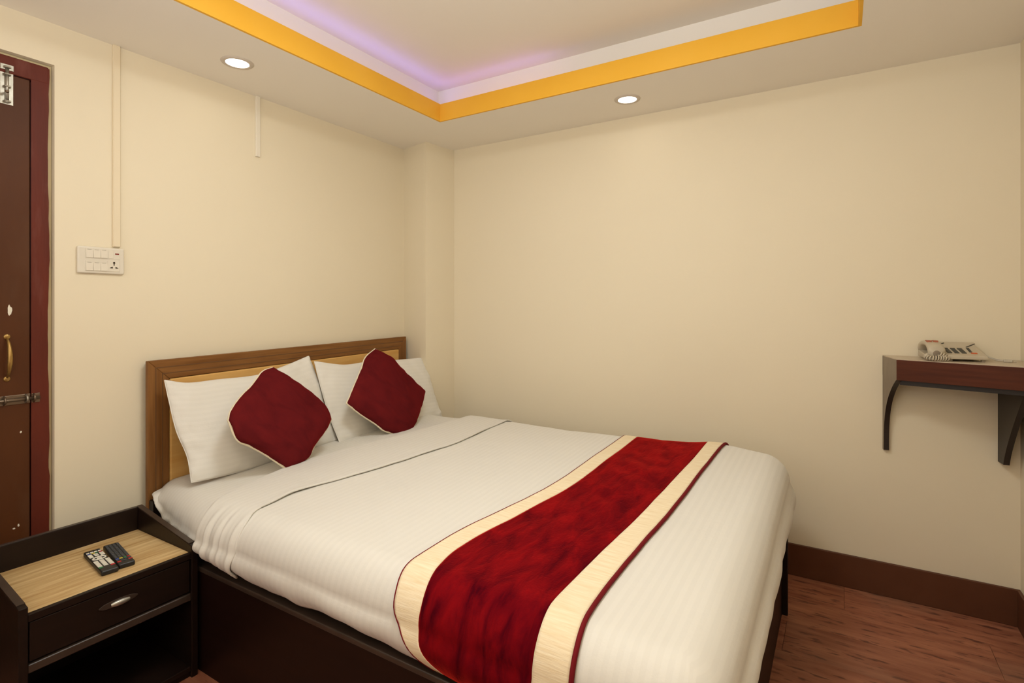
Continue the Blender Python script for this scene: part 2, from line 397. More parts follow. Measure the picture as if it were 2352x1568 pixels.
bm = bmesh.new(); ring(bm, (TX0-.012, TX1+.012, TY0-.012, TY1+.012), (TX0, TX1, TY0, TY1), H-0.0006, H+0.102)
obj('yellow_fascia', bm, m_yellow, ceiling)
G = 0.08
bm = bmesh.new(); ring(bm, (TX0-G-.02, TX1+G+.02, TY0-G-.02, TY1+G+.02), (TX0-G, TX1+G, TY0-G, TY1+G), H+0.02, HT)
obj('white_riser', bm, m_riser, ceiling)
bm = bmesh.new(); box(bm, (TX0-G-.02, TY0-G-.02, HT), (TX1+G+.02, TY1+G+.02, HT+.03))
obj('tray_panel', bm, m_ceil, ceiling)
bm = bmesh.new()
tube(bm, [(TX0-0.04, -2.85, 2.476), (TX0-0.04, TY1+.035, 2.476), (1.45, TY1+.04, 2.476)], 0.006, 8)
obj('light_rope', bm, m_led, ceiling)
bm = bmesh.new(); box(bm, (-.12, YF-.12, 2.8), (XR+.12, .12, 2.86)); obj('slab_above', bm, m_ceil, ceiling)

# skirting boards
def skirt_strip(name, a, b, c, d, label):
    bm = bmesh.new(); box(bm, a, b, 0.003, 2)
    tag(obj(name, bm, m_skirt), label, 'baseboard', kind='structure')
skirt_strip('baseboard_back', (0.284, -0.013, 0), (XR-.0005, 0.0, 0.156), 0, 0, 'dark brown painted skirting along the foot of the long back wall')
skirt_strip('baseboard_right', (XR-0.013, YF, 0), (XR, -0.0135, 0.156), 0, 0, 'dark brown painted skirting on the right hand wall by the corner')
skirt_strip('baseboard_left', (0.0, -2.17, 0), (0.013, -0.264, 0.156), 0, 0, 'dark brown painted skirting behind the headboard')

# door in the left wall
door = tag(empty('door_1', (0, -2.67, 0)), 'brown painted wooden door with brass pull and bolts at the left edge', 'door', kind='structure')
dy = lambda y: y+2.67
bm = bmesh.new()          # painted frame, its outer edge a little uneven where the brush strayed
FX = -0.014
def wob(z): return 0.0022*math.sin(z*9)+0.0025*noise.noise((z*14, 0, 0))
n = 70; prev = None
L1, L0 = dy(-2.247), dy(-2.194)
cols = []
for i in range(n+1):
    z = 2.272*i/n
    a = (FX, L1, z if i < n else 2.272); 
    cols.append([bm.verts.new((FX, L1, z)), bm.verts.new((FX, L0+wob(z)+ (0.004 if z < 0.7 else 0.0), z)), bm.verts.new((-0.03, L0+wob(z)+(0.004 if z < 0.7 else 0.0), z)), bm.verts.new((-0.05, L1, z))])
for a, b in zip(cols, cols[1:]):
    for k in range(3): bm.faces.new([a[k], a[k+1], b[k+1], b[k]])
obj('door_frame_post', bm, m_frame, door)
bm = bmesh.new(); box(bm, (-0.05, dy(-3.16), 2.212), (FX+.0008, L1+.053, 2.277), 0.003); obj('door_frame_head', bm, m_frame, door)
bm = bmesh.new(); box(bm, (-0.05, dy(-3.14), 0), (FX, dy(-3.09), 2.212), 0.002); obj('door_frame_post', bm, m_frame, door)
bm = bmesh.new(); box(bm, (-0.11, dy(-3.159), 0), (-0.028, dy(-3.14), 2.289)); box(bm, (-0.11, dy(-2.2), 0), (-0.028, dy(-2.181), 2.288)); box(bm, (-0.11, dy(-3.159), 2.27), (-0.028, dy(-2.2), 2.288))
obj('plaster_reveal', bm, m_plaster, door)
bm = bmesh.new(); box(bm, (-0.055, dy(-3.088), 0.008), (-0.018, L1-.0025, 2.209), 0.0025)
leaf = obj('door_leaf', bm, m_leaf, door)
# paint scars
def scar(y, z, w, h, seed):
    bm = bmesh.new(); rnd = random.Random(seed); vs = []
    for k in range(14):
        a = 2*PI*k/14; r = 0.75+rnd.random()*0.45
        vs.append(bm.verts.new((0, w*r*math.cos(a), h*r*math.sin(a))))
    f = bm.faces.new(vs); ex = bmesh.ops.extrude_face_region(bm, geom=[f])
    for v in [g for g in ex['geom'] if isinstance(g, bmesh.types.BMVert)]: v.co.x += 0.0009
    obj('paint_scar', bm, m_white_scar, leaf, loc=(-0.0182, dy(y), z))
scar(-2.308, 1.330, 0.006, 0.020, 2); scar(-2.276, 0.870, 0.003, 0.004, 5); scar(-2.283, 0.520, 0.003, 0.006, 7); scar(-2.296, 0.512, 0.004, 0.003, 9)
# brass pull handle
bm = bmesh.new(); hy = dy(-2.316); 
for z in (1.232, 1.075):
    lathe(bm, [(0, 0.004), (0.008, 0.004), (0.010, 0.002), (0.0105, 0)], 20, M=Matrix.Translation((-0.018, hy, z)) @ Matrix.Rotation(PI/2, 4, 'Y'))
pts = [(-0.016+0.032*math.sin(PI*t)**0.6, hy, 1.226-0.145*t) for t in [i/20 for i in range(21)]]
tube(bm, pts, [0.0035+0.0042*math.sin(PI*i/20) for i in range(21)], 12)
hd = obj('door_handle', bm, m_brass, door, smooth=True)
# bright tower bolt at the top
bm = bmesh.new(); y0, y1 = dy(-2.336), dy(-2.298); 
box(bm, (-0.018, y0, 2.095), (-0.0155, y1, 2.215), 0.001)
box(bm, (-0.0135, y0, 2.222), (-0.0115, y1, 2.243), 0.001)
tb = obj('tower_bolt', bm, m_steel, door)
bm = bmesh.new(); tube(bm, [(-0.010, (y0+y1)/2, 2.11), (-0.010, (y0+y1)/2, 2.236)], 0.0052, 12); obj('bolt_rod', bm, m_steel, tb, smooth=True)
for z in (2.105, 2.16, 2.205, 2.232):
    bm = bmesh.new(); tube(bm, [(-0.0165 if z < 2.22 else -0.0135, (y0+y1)/2-0.009, z), (-0.003, (y0+y1)/2-0.006, z), (-0.002, (y0+y1)/2+.006, z), (-0.0165 if z < 2.22 else -0.0135, (y0+y1)/2+.009, z)], 0.0035, 8); obj('bolt_staple', bm, m_steel, tb)
bm = bmesh.new(); tube(bm, [(-0.010, (y0+y1)/2, 2.14), (0.008, (y0+y1)/2-0.006, 2.136)], 0.004, 10); lathe(bm, [(0, .006), (.006, .003), (.006, -.003), (0, -.006)], 14, c=(0.010, (y0+y1)/2-.006, 2.136)); obj('bolt_knob', bm, m_dullsteel, tb)
# long dull sliding bolt across leaf and frame
bm = bmesh.new(); box(bm, (-0.0185, dy(-2.46), 0.977), (-0.0155, L1-.002, 1.012), 0.0008); box(bm, (-0.0142, L1+.001, 0.977), (-0.0115, dy(-2.2215), 1.012), 0.0008)
sb = obj('sliding_bolt', bm, m_dullsteel, door)
bm = bmesh.new(); tube(bm, [(-0.006, dy(-2.44), .995), (-0.006, dy(-2.223), .995)], 0.006, 12); obj('bolt_rod', bm, m_steel if False else m_dullsteel, sb, smooth=True)
for yy in (-2.43, -2.36, -2.325, -2.262, -2.24):
    bm = bmesh.new(); tube(bm, [(-0.016 if yy < -2.25 else -0.0125, dy(yy), .980), (0.001, dy(yy), .987), (0.0035, dy(yy), .995), (0.001, dy(yy), 1.003), (-0.016 if yy < -2.25 else -0.0125, dy(yy), 1.010)], 0.0032, 8); obj('bolt_staple', bm, m_steel if yy in (-2.262,) else m_dullsteel, sb, smooth=True)

# ---------------------------------------------------------------- wall fittings
def conduit(name, y0, y1, z0, z1, label, m, grp=None):
    bm = bmesh.new(); box(bm, (0, y0, z0), (0.010, y1, z1), 0.002, 2)
    box(bm, (0.0102, y0+.002, z0+.001), (0.0125, y1-.002, z1), 0.001, 1)
    return tag(obj(name, bm, m), label, 'cable trunking')
m_conduit = mat('cream_trunking', (0.78, 0.665, 0.475), 0.5, 0.3)
m_conduit2 = mat('pale_trunking', (0.80, 0.73, 0.60), 0.5, 0.3)
conduit('cable_trunking', -1.986, -1.958, 1.596, 2.45, 'long cream cable trunking from ceiling down to the switch plate', m_conduit)
conduit('cable_trunking', -1.338, -1.312, 2.132, 2.45, 'short pale cable trunking stub hanging from the ceiling edge', m_conduit2)

sw = tag(empty('switch_plate', (0, -2.028, 1.535)), 'white switch and socket plate at the foot of the long trunking', 'switch')
bm = bmesh.new(); box(bm, (0, -.083, -.055), (0.014, .083, .055), 0.006, 3); obj('plate', bm, m_plastic, sw, smooth=False)
bm = bmesh.new(); box(bm, (0.0135, -.058, .006), (0.0150, .066, .046), 0.001, 1); box(bm, (0.0135, -.058, -.046), (0.0150, .066, -.004), 0.001, 1); obj('module_frame', bm, m_plastic, sw)
for r, z0 in ((0, .010), (1, -.043)):
    for k in range(3):
        t = bmesh.new(); prism(t, [(0.0148, z0), (0.0185, z0), (0.0158, z0+.031), (0.0148, z0+.031)], 1, -.055+k*.0255, -.0305+k*.0255, 0.0005)
        rk = obj('rocker_switch', t, m_rocker, sw)
        t = bmesh.new(); box(t, (0.0150, -.050+k*.0255, z0+.0318), (0.0156, -.036+k*.0255, z0+.0335)); obj('indicator_mark', t, mat('grey_mark', (.40, .35, .27)) if 'grey_mark' not in bpy.data.materials else bpy.data.materials['grey_mark'], rk)
t = bmesh.new(); box(t, (0.0148, .023, .010), (0.0162, .041, .043), 0.0005, 1); obj('blank_cover', t, m_rocker, sw)
t = bmesh.new(); box(t, (0.0148, .0475, .028), (0.0168, .0615, .033), 0.0004, 1); obj('indicator_lamp', t, m_red, sw)
sk = bmesh.new(); box(sk, (0.0145, .020, -.044), (0.0160, .064, .0), 0.001, 1); so = obj('socket', sk, m_rocker, sw)
t = bmesh.new()
for c, r in (((.0435, -.0075), .0042), ((.0435, -.0155), .0028)):
    lathe(t, [(0, 0.0006), (r, 0.0006), (r, 0)], 16, M=Matrix.Translation((0.0160, c[0], c[1])) @ Matrix.Rotation(PI/2, 4, 'Y'))
prism(t, [(.0395-.001, -.031), (.0395-.001, -.024), (.028, -.0285), (.028, -.030)], 0, 0.0158, 0.0167)
prism(t, [(.0485, -.031), (.0485, -.024), (.059, -.0285), (.059, -.030)], 0, 0.0158, 0.0167)
obj('socket_holes', t, m_hole, so)

lamp = tag(empty('ceiling_lamp', (1.635, -1.71, HT)), 'round opal ceiling lamp in the middle of the tray, above the frame', 'ceiling light')
bm = bmesh.new(); lathe(bm, [(0, -0.02), (0.29, -0.02), (0.30, -0.012), (0.30, 0.0)], 48); obj('lamp_body', bm, m_trim, lamp)
bm = bmesh.new(); lathe(bm, [(0, -0.058), (0.18, -0.052), (0.27, -0.036), (0.285, -0.0205)], 48); obj('opal_cover', bm, m_lens, lamp, smooth=True)
dl_first = None
DLAB = ['round recessed downlight near the left wall above the headboard', 'round recessed downlight near the long back wall above the bed',
        'round recessed downlight by the right wall, outside the frame', 'round recessed downlight behind the viewpoint']
for k, (x, y) in enumerate(DOWN):
    d = tag(empty('downlight', (x, y, H)), DLAB[k], 'ceiling light', 'recessed downlights round the ceiling tray')
    if k == 0:
        bm = bmesh.new(); lathe(bm, [(0.049, -0.004), (0.052, -0.006), (0.066, -0.004), (0.069, 0.0)], 48); tr = obj('trim_ring', bm, m_trim, d, smooth=True)
        bm = bmesh.new(); lathe(bm, [(0, -0.003), (0.0495, -0.003), (0.0495, 0.0)], 48); ln = obj('diffuser', bm, m_lens, d)
        dl_first = (tr, ln)
    else:
        for s in dl_first:
            c = s.copy(); C.objects.link(c); c.parent = d

# ---------------------------------------------------------------- bed
BY0, BY1, BX1, BZ = -1.948, -0.40, 2.408, 0.385
bed = tag(empty('bed', (1.2, -1.1, 0)), 'double bed with dark brown box base and two-tone wooden headboard against the left wall', 'bed')
def bobj(name, bm, m, parent=None, smooth=False):
    o = obj(name, bm, m, None, smooth)
    o.parent = parent or bed
    if not parent: o.location = (-1.2, 1.1, 0)
    return o
bm = bmesh.new(); box(bm, (0.09, BY0, 0.0), (BX1-.022, BY0+.025, BZ-.018), 0.002); bobj('side_board', bm, m_base)
bm = bmesh.new(); box(bm, (0.09, BY1-.025, 0.0), (BX1+.022, BY1, BZ), 0.002); bobj('side_board', bm, m_darkwood)
bm = bmesh.new(); box(bm, (BX1-.022, BY0, 0.0), (BX1, BY1-.025, BZ), 0.003); bobj('foot_board', bm, m_base)
bm = bmesh.new(); box(bm, (0.09, BY0-.004, BZ-.018), (BX1+.002, BY0+.05, BZ), 0.004, 3); bobj('top_rail', bm, m_edge)
bm = bmesh.new(); box(bm, (0.09, BY0+.05, BZ-.03), (BX1-.022, BY1-.025, BZ-.003)); bobj('slat_deck', bm, m_darkwood)
bm = bmesh.new(); box(bm, (0.0535, -1.868, 0), (0.092, -1.80, 0.50), 0.003); bobj('corner_post', bm, m_darkwood)
# headboard (slightly out of level like the real one)
HX0, HX1 = 0.014, 0.052
def hz(y): return 1.1195 + (y+1.06)*0.0175       # top edge
YL, YR = -1.872, -0.242
fw, ft = 0.088, 0.086
hb = bobj('headboard', (lambda b: (box(b, (HX0, YL+.01, 0.05), (HX0+.016, YR-.01, 1.10)), b)[1])(bmesh.new()), m_darkwood)
def hpoly(pts, x0, x1, m, name, bev=0.003):
    bm = bmesh.new(); prism(bm, pts, 0, x0, x1, bev); return bobj(name, bm, m, hb)
tl = (YL, hz(YL)); trr = (YR, hz(YR)); til = (YL+fw, hz(YL+fw)-ft); tir = (YR-.078, hz(YR-.078)-ft+.006)
hpoly([tl, trr, tir, til], HX0+.016, HX1, m_hbframe, 'top_rail')
hpoly([(YL, 0.0), tl, til, (YL+fw, 0.0)], HX0+.016, HX1, m_hbstile, 'stile')
hpoly([(YR, 0.0), trr, tir, (YR-.078, 0.0)], HX0+.016, HX1, m_hbstile, 'stile')
g = 0.002
hpoly([(til[0]+g, 0.35), (til[0]+g, til[1]-g), (tir[0]-g, tir[1]-g), (tir[0]-g, 0.35)], HX0+.016, HX1+.008, m_hbpanel, 'panel', 0.005)
# narrow laminate inlay lines following the frame
for q, (dd, ww) in enumerate(((0.030, .004), (0.058, .004))):
    bm = bmesh.new()
    prism(bm, [(YL+dd, 0.0), (YL+dd, hz(YL)-dd), (YR-dd, hz(YR)-dd), (YR-dd-ww, hz(YR)-dd-ww), (YL+dd+ww, hz(YL)-dd-ww), (YL+dd+ww, 0.0)], 0, HX1-.002, HX1+.0012, 0)
    bobj('inlay_line', bm, mat('dark_inlay', (0.15, 0.07, 0.026), 0.5) if 'dark_inlay' not in bpy.data.materials else bpy.data.materials['dark_inlay'], hb)

# ---- draped bedding surface: a = across the bed (y), b = along the bed (x)
CY0, CY1, CX1, RR = -1.855, -0.385, 2.325, 0.112
ARC = RR*PI/2
def ztop(x, y):
    t = min(1, max(0, (y+1.85)/1.45)); t = t*t*(3-2*t)*0.4+t*0.6
    z = 0.612 + 0.062*t
    z += 0.022*math.exp(-((x-2.14)/0.14)**2)*min(1, max(0, (y+1.5)/1.0))       # plumper foot end
    z -= 0.010*math.exp(-((x-1.3)/0.35)**2)*t
    if x < 0.75: z -= 0.016*(0.75-x)/0.7
    return z
def hem(x, y, side):
    base = 0.402
    if side == 'n': return base + 0.014*noise.noise((x*3.1, 1.7, 0)) + 0.010*noise.noise((x*9, 4, 0)) + (0.035 if x < 0.62 else 0.035*max(0, 1-(x-.62)/.35))
    return base + 0.008*noise.noise((x*4, y*4, 3))
def drape(a, b, *args, **kw):
    p = drape_raw(a, b, *args, **kw)
    f = min(1.0, max(0.0, (CY0+0.36-a)/0.36)); f = f*f*(3-2*f)
    p.y += 0.120*max(0.0, 1-b/0.62)**1.1*f          # narrower towards the head, where the mattress corner is
    return p
def drape_raw(a, b, off=0.0, amp=1.0, dz=0.0, grow=0.0):
    ea = (a-CY0) if a < CY0 else (a-CY1 if a > CY1 else 0.0)
    eb = max(0.0, b-CX1)
    cy = min(max(a, CY0), CY1); cx = min(b, CX1)
    z = ztop(cx, cy) + dz
    z += amp*(0.006*noise.noise((b*2.3, a*2.1, 0.3)) + 0.0030*noise.noise((b*6.5+2, a*4.5, 1.3)) + 0.0012*noise.noise((b*16, a*11, 5)))
    d = max(abs(ea), eb)
    if d <= 0: return Vector((b, a, z+off))
    n = Vector((eb, ea)).normalized()
    r = RR + grow
    if d < ARC:
        th = d/RR; o = r*math.sin(th); h = RR*(1-math.cos(th))
        return Vector((cx + n[0]*(o+off*math.sin(th)), cy + n[1]*(o+off*math.sin(th)), z - h + off*math.cos(th)))
    side = 'n' if (ea < 0 and abs(ea) >= eb) else 'f'
    zh = hem(cx, cy, side) + dz*0.3
    LT = 0.27
    t = min(1.15, (d-ARC)/(LT-ARC))
    z1 = z - RR
    foldw = 0.005*math.sin(t*PI/2)*(noise.noise((b*9 if side == 'n' else a*9, 3.3, t*0.8)))*2*amp
    o = r + 0.016*math.sin(PI*min(1, t)) - 0.028*t*t + foldw
    if side == 'f' and n[0] > 0.3: o += 0.012*math.sin(PI*min(1, t))
    zz = z1 + (zh - z1)*t
    return Vector((cx + n[0]*(o+off), cy + n[1]*(o+off), zz))
LD = 0.27
def drape_mesh(name, b_of, a0, a1, na, nb, m, parent=None, off=0.0, amp=1.0, dz=0.0, grow=0.0, thick=0.0, extra=None):
    """b_of(a, s): x parameter for fraction s"""
    me = bpy.data.meshes.new(name); V = []; UV = []; F = []
    for i in range(na+1):
        a = a0 + (a1-a0)*i/na
        for j in range(nb+1):
            b = b_of(a, j/nb)
            p = drape(a, b, off, amp, dz, grow)
            if extra: p = extra(p, a, b, j/nb)
            V.append(p); UV.append((a, b))
    for i in range(na):
        for j in range(nb):
            k = i*(nb+1)+j; F.append((k, k+1, k+nb+2, k+nb+1))
    me.from_pydata([tuple(v) for v in V], [], F)
    uvl = me.uv_layers.new(name='UVMap')
    for lp in me.loops: uvl.data[lp.index].uv = UV[lp.vertex_index]
    for p in me.polygons: p.use_smooth = True
    me.materials.append(m); me.update()
    o = bpy.data.objects.new(name, me); C.objects.link(o)
    # make sure the normals look up
    up = sum(p.normal.z*p.area for p in me.polygons)
    if up < 0: me.flip_normals()
    if thick:
        md = o.modifiers.new('thickness', 'SOLIDIFY'); md.thickness = thick; md.offset = -1
    if parent: o.parent = parent
    return o

# mattress with its sheet
mt = tag(empty('mattress', (0, 0, 0)), 'mattress covered by a plain white sheet, showing at the head of the bed', 'mattress')
bm = bmesh.new(); box(bm, (0.066, -1.815, 0.388), (2.375, -0.335, 0.555), 0.05, 4); obj('mattress_core', bm, m_sheet, mt, smooth=True)
def sheet_extra(p, a, b, s):
    if a < CY0-0.12:            # loose hanging side of the sheet
        p.y -= 0.004*math.sin(b*60)*min(1, (CY0-0.12-a)/.1)
        p.z += 0.10*max(0, 1-(b-.07)/.12)*min(1, (CY0-.12-a)/.15)
    if b < 0.12: p.z -= 0.10*(0.12-b)
    return p
drape_mesh('white_sheet', lambda a, s: 0.066+s*0.90, CY0-LD, CY1+LD-.03, 150, 50, m_sheet, mt, off=-0.012, dz=-0.006, thick=0.003, extra=sheet_extra)

TURN = [(-2.12, 0.615), (-1.93, 0.612), (-1.86, 0.575), (-1.72, 0.516), (-1.39, 0.475), (-1.13, 0.535), (-0.79, 0.612), (-0.50, 0.655), (-0.19, 0.695)]
FOLD = [(-2.12, 0.852), (-1.95, 0.868), (-1.85, 0.835), (-1.68, 0.823), (-1.36, 0.900), (-1.10, 0.945), (-0.87, 0.974), (-0.58, 0.968), (-0.29, 0.958), (-0.1, 0.955)]
duv = tag(empty('duvet', (1.4, -1.1, 0.5)), 'white satin striped duvet covering the bed, its top edge turned back below the pillows', 'duvet')
def att(o, root):
    o.parent = root; o.location = -root.location; return o
att(drape_mesh('cover', lambda a, s: (sinterp(TURN, a)+.03)*(1-s) + (CX1+LD)*s, CY0-LD, CY1+LD, 210, 240, m_duvet, off=0.0, thick=0.004), duv)
def fold_extra(p, a, b, s):
    # rounded roll at the head end, free edge slightly lifted towards the middle
    if s < 0.10:
        q = (1-s/0.10)**2; k1 = min(1, max(0, (CY0+.04-a)/.10))
        p.z -= 0.016*q*(1-k1); p.y += 0.010*q*k1
    if a < CY0:
        k = min(1, (CY0-a)/.12)
        p.y -= k*(0.0045*math.sin(b*2*PI/0.052+a*3)+0.003*math.sin(b*2*PI/0.031))*min(1, s*6)
    if s > 0.86 and a > CY0: p.z += 0.006*(s-.86)/.14*(0.6+noise.noise((a*5, 0, 0)))
    return p
att(drape_mesh('turned_back_band', lambda a, s: sinterp(TURN, a)*(1-s) + (sinterp(FOLD, a)+0.004*noise.noise((a*12, 9, 0)))*s, CY0-LD-.004, CY1+LD, 210, 46, m_duvet, off=0.0075, grow=0.002, thick=0.0065, extra=fold_extra), duv)

# runner across the bed
RLo = [(-2.13, 1.735), (-2.02, 1.615), (-1.95, 1.590), (-1.89, 1.578), (-1.65, 1.578), (-1.39, 1.626), (-1.065, 1.668), (-0.32, 1.674), (-0.1, 1.674)]
RLi = [(-2.13, 1.765), (-2.05, 1.700), (-1.96, 1.686), (-1.738, 1.648), (-1.40, 1.692), (-1.075, 1.738), (-0.283, 1.742), (-0.1, 1.742)]
RRi = [(-2.13, 2.030), (-1.95, 2.028), (-1.827, 2.020), (-1.648, 2.026), (-1.203, 2.056), (-0.546, 2.087), (-0.139, 2.083)]
RRo = [(-2.13, 2.120), (-1.95, 2.118), (-1.787, 2.105), (-1.614, 2.107), (-1.147, 2.130), (-0.386, 2.157), (-0.127, 2.175)]
run = tag(empty('bed_runner', (1.85, -1.1, 0.6)), 'crimson velvet bed runner with cream borders lying across the foot of the bed', 'bed runner')
ra0, ra1 = CY0-LD+.004, CY1+0.13
def wr(p, a, b, s):
    k = math.sin(PI*min(1, max(0, s)))
    d = 0.0045*abs(noise.noise(((b*1.0+a*1.3)*5.5, (b-a)*1.6, 2)))*k
    d += 0.002*noise.noise((b*22+a*14, (b-a)*5, 7))*k
    if a > CY0: p.z += d
    else: p.y -= d
    return p
def band(name, A, B, m, off, na=200, nb=30, thick=0.003, ex=None):
    o = drape_mesh(name, lambda a, s: sinterp(A, a)*(1-s) + sinterp(B, a)*s, ra0, ra1, na, nb, m, off=off, grow=0.001, thick=thick, extra=ex)
    return att(o, run)
band('velvet_panel', RLi, RRi, m_velvet, 0.0075, nb=60, ex=wr)
band('cream_border', RLo, RLi, m_border, 0.0085, nb=10)
band('cream_border', RRi, RRo, m_border, 0.0085, nb=10)
def pipe(A, dx, r):
    bm = bmesh.new()
    pts = [drape(a, sinterp(A, a)+dx, 0.0065, grow=.001) for a in [ra0+(ra1-ra0)*i/150 for i in range(151)]]
    tube(bm, pts, r, 8); o = obj('piping', bm, m_piping, None, smooth=True); att(o, run)
pipe(RLo, -0.001, 0.0030); pipe(RRo, 0.006, 0.0062)

# ---------------------------------------------------------------- pillows and cushions
def coons(T, R, B, L, u, v):
    """T left->right, B left->right, L top->bottom, R top->bottom ; v=0 top"""
    t, b_, l, r = polyline(T, u), polyline(B, u), polyline(L, v), polyline(R, v)
    c00, c10, c01, c11 = Vector(T[0]), Vector(T[-1]), Vector(B[0]), Vector(B[-1])
    return (t*(1-v)+b_*v) + (l*(1-u)+r*u) - (c00*(1-u)*(1-v)+c10*u*(1-v)+c01*(1-u)*v+c11*u*v)
def puff(T, R, B, L, nrm, th_f, th_b, n=44, p=0.55, wrinkle=0.004, seed=0, flange=0.0):
    fr = bmesh.new(); bk = bmesh.new()
    nrm = Vector(nrm).normalized(); grids = []
    ts = [0.5-0.5*math.cos(PI*i/n) for i in range(n+1)]
    tab = {}
    EL = [[polyline(c, t) for t in ts] for c in (T, R, B, L)]
    c00, c10, c01, c11 = Vector(T[0]), Vector(T[-1]), Vector(B[0]), Vector(B[-1])
    for i, u in enumerate(ts):
        for j, v in enumerate(ts):
            P = EL[0][i]*(1-v)+EL[2][i]*v+EL[3][j]*(1-u)+EL[1][j]*u - (c00*(1-u)*(1-v)+c10*u*(1-v)+c01*(1-u)*v+c11*u*v)
            tab[i, j] = P
    for bm_, sgn, th in ((fr, 1, th_f), (bk, -1, th_b)):
        uvl = bm_.loops.layers.uv.new('UVMap'); g = {}
        for (i, j), P in tab.items():
            u, v = ts[i], ts[j]
            fu = max(0, min(1, (u-flange)/(1-2*flange))); fv = max(0, min(1, (v-flange)/(1-2*flange)))
            h = ((4*fu*(1-fu))*(4*fv*(1-fv)))**p
            edge = min(1, min(u, 1-u, v, 1-v)/0.10)
            wv = wrinkle*(noise.noise((P.y*9+seed, P.z*9, sgn)) + 0.6*noise.noise((P.y*20+seed, P.z*14, 3)))*min(1, edge*1.2)
            ew = wrinkle*1.3*noise.noise((P.y*26, P.z*26, seed+5))*(1-edge)
            g[i, j] = bm_.verts.new(P + nrm*(sgn*(th*h) + wv*sgn*min(1, h*3) + ew))
        for i in range(n):
            for j in range(n):
                f = bm_.faces.new([g[i, j], g[i+1, j], g[i+1, j+1], g[i, j+1]])
                for lp, (a, b_) in zip(f.loops, ((i, j), (i+1, j), (i+1, j+1), (i, j+1))): lp[uvl].uv = (ts[a]*.68, ts[b_]*.44)
    return fr, bk, tab, n
def edge_pts(tab, n):
    e = [tab[i, 0] for i in range(n)] + [tab[n, j] for j in range(n)] + [tab[i, n] for i in range(n, 0, -1)] + [tab[0, j] for j in range(n, 0, -1)]
    return e + [e[0]]

PLT = [(0.114, -1.834, 1.023), (0.124, -1.744, 1.0), (0.124, -1.606, 0.999), (0.125, -1.408, 0.998), (0.113, -1.251, 1.025), (0.095, -1.079, 1.066)]
PLR = [(0.095, -1.079, 1.066), (0.129, -1.066, 0.989), (0.17, -1.061, 0.895), (0.221, -1.064, 0.78), (0.292, -1.044, 0.618)]
PLB = [(0.298, -1.816, 0.604), (0.301, -1.707, 0.598), (0.303, -1.501, 0.594), (0.296, -1.256, 0.608), (0.292, -1.044, 0.618)]
PLL = [(0.114, -1.834, 1.023), (0.152, -1.834, 0.937), (0.207, -1.831, 0.812), (0.255, -1.811, 0.703), (0.298, -1.816, 0.604)]
PRT = [(0.147, -1.08, 1.04), (0.163, -0.886, 1.003), (0.162, -0.682, 1.005), (0.166, -0.5, 0.995), (0.195, -0.235, 0.992)]
PRR = [(0.195, -0.235, 0.992), (0.26, -0.24, 0.848), (0.30, -0.225, 0.72), (0.352, -0.222, 0.607)]
PRB = [(0.334, -1.065, 0.614), (0.337, -0.85, 0.607), (0.336, -0.674, 0.61), (0.352, -0.222, 0.612)]
PRL = [(0.147, -1.08, 1.04), (0.218, -1.085, 0.878), (0.278, -1.082, 0.742), (0.334, -1.065, 0.614)]
nP = (0.915, 0, 0.403)
for (T, R, B, L, lab, sd, dx) in ((PLT, PLR, PLB, PLL, 'white bed pillow on the left, propped against the headboard nearest the door', 0, 0.0), (PRT, PRR, PRB, PRL, 'white bed pillow on the right, propped beside the corner pillar', 11, 0.0)):
    fr, bk, tab, n = puff(T, R, B, L, nP, 0.058, 0.045, wrinkle=0.009, seed=sd, flange=0.0, p=0.44)
    pw = tag(empty('pillow', (0.3, (T[0][1]+T[-1][1])/2, 0.6)), lab, 'pillow', 'white pillows against the headboard')
    att(obj('pillowcase_front', fr, m_pillow, None, smooth=True), pw); att(obj('pillowcase_back', bk, m_pillow, None, smooth=True), pw)
    bm = bmesh.new(); tube(bm, edge_pts(tab, n), 0.0022, 8); att(obj('seam', bm, m_pillow, None, smooth=True), pw)

CLT = [(0.325, -1.455, 1.054), (0.351, -1.375, 0.994), (0.382, -1.301, 0.926), (0.417, -1.233, 0.849), (0.448, -1.213, 0.779)]
CLR = [(0.448, -1.213, 0.779), (0.466, -1.26, 0.74), (0.491, -1.346, 0.685), (0.513, -1.412, 0.635), (0.519, -1.522, 0.622)]
CLB = [(0.411, -1.723, 0.862), (0.448, -1.705, 0.779), (0.464, -1.658, 0.745), (0.485, -1.599, 0.697), (0.519, -1.522, 0.622)]
CLL = [(0.325, -1.455, 1.054), (0.33, -1.511, 1.041), (0.356, -1.584, 0.984), (0.373, -1.645, 0.947), (0.397, -1.705, 0.894), (0.411, -1.723, 0.862)]
CRT = [(0.287, -0.761, 1.093), (0.317, -0.648, 1.026), (0.349, -0.599, 0.955), (0.378, -0.541, 0.892), (0.413, -0.46, 0.814)]
CRR = [(0.413, -0.46, 0.814), (0.455, -0.554, 0.719), (0.479, -0.62, 0.666), (0.505, -0.697, 0.625), (0.507, -0.803, 0.624)]
CRB = [(0.404, -1.077, 0.833), (0.433, -1.013, 0.77), (0.462, -0.928, 0.703), (0.485, -0.889, 0.663), (0.507, -0.803, 0.624)]
CRL = [(0.287, -0.761, 1.093), (0.306, -0.854, 1.051), (0.332, -0.91, 0.993), (0.368, -0.993, 0.914), (0.404, -1.077, 0.833)]
nC = (0.912, 0, 0.41)
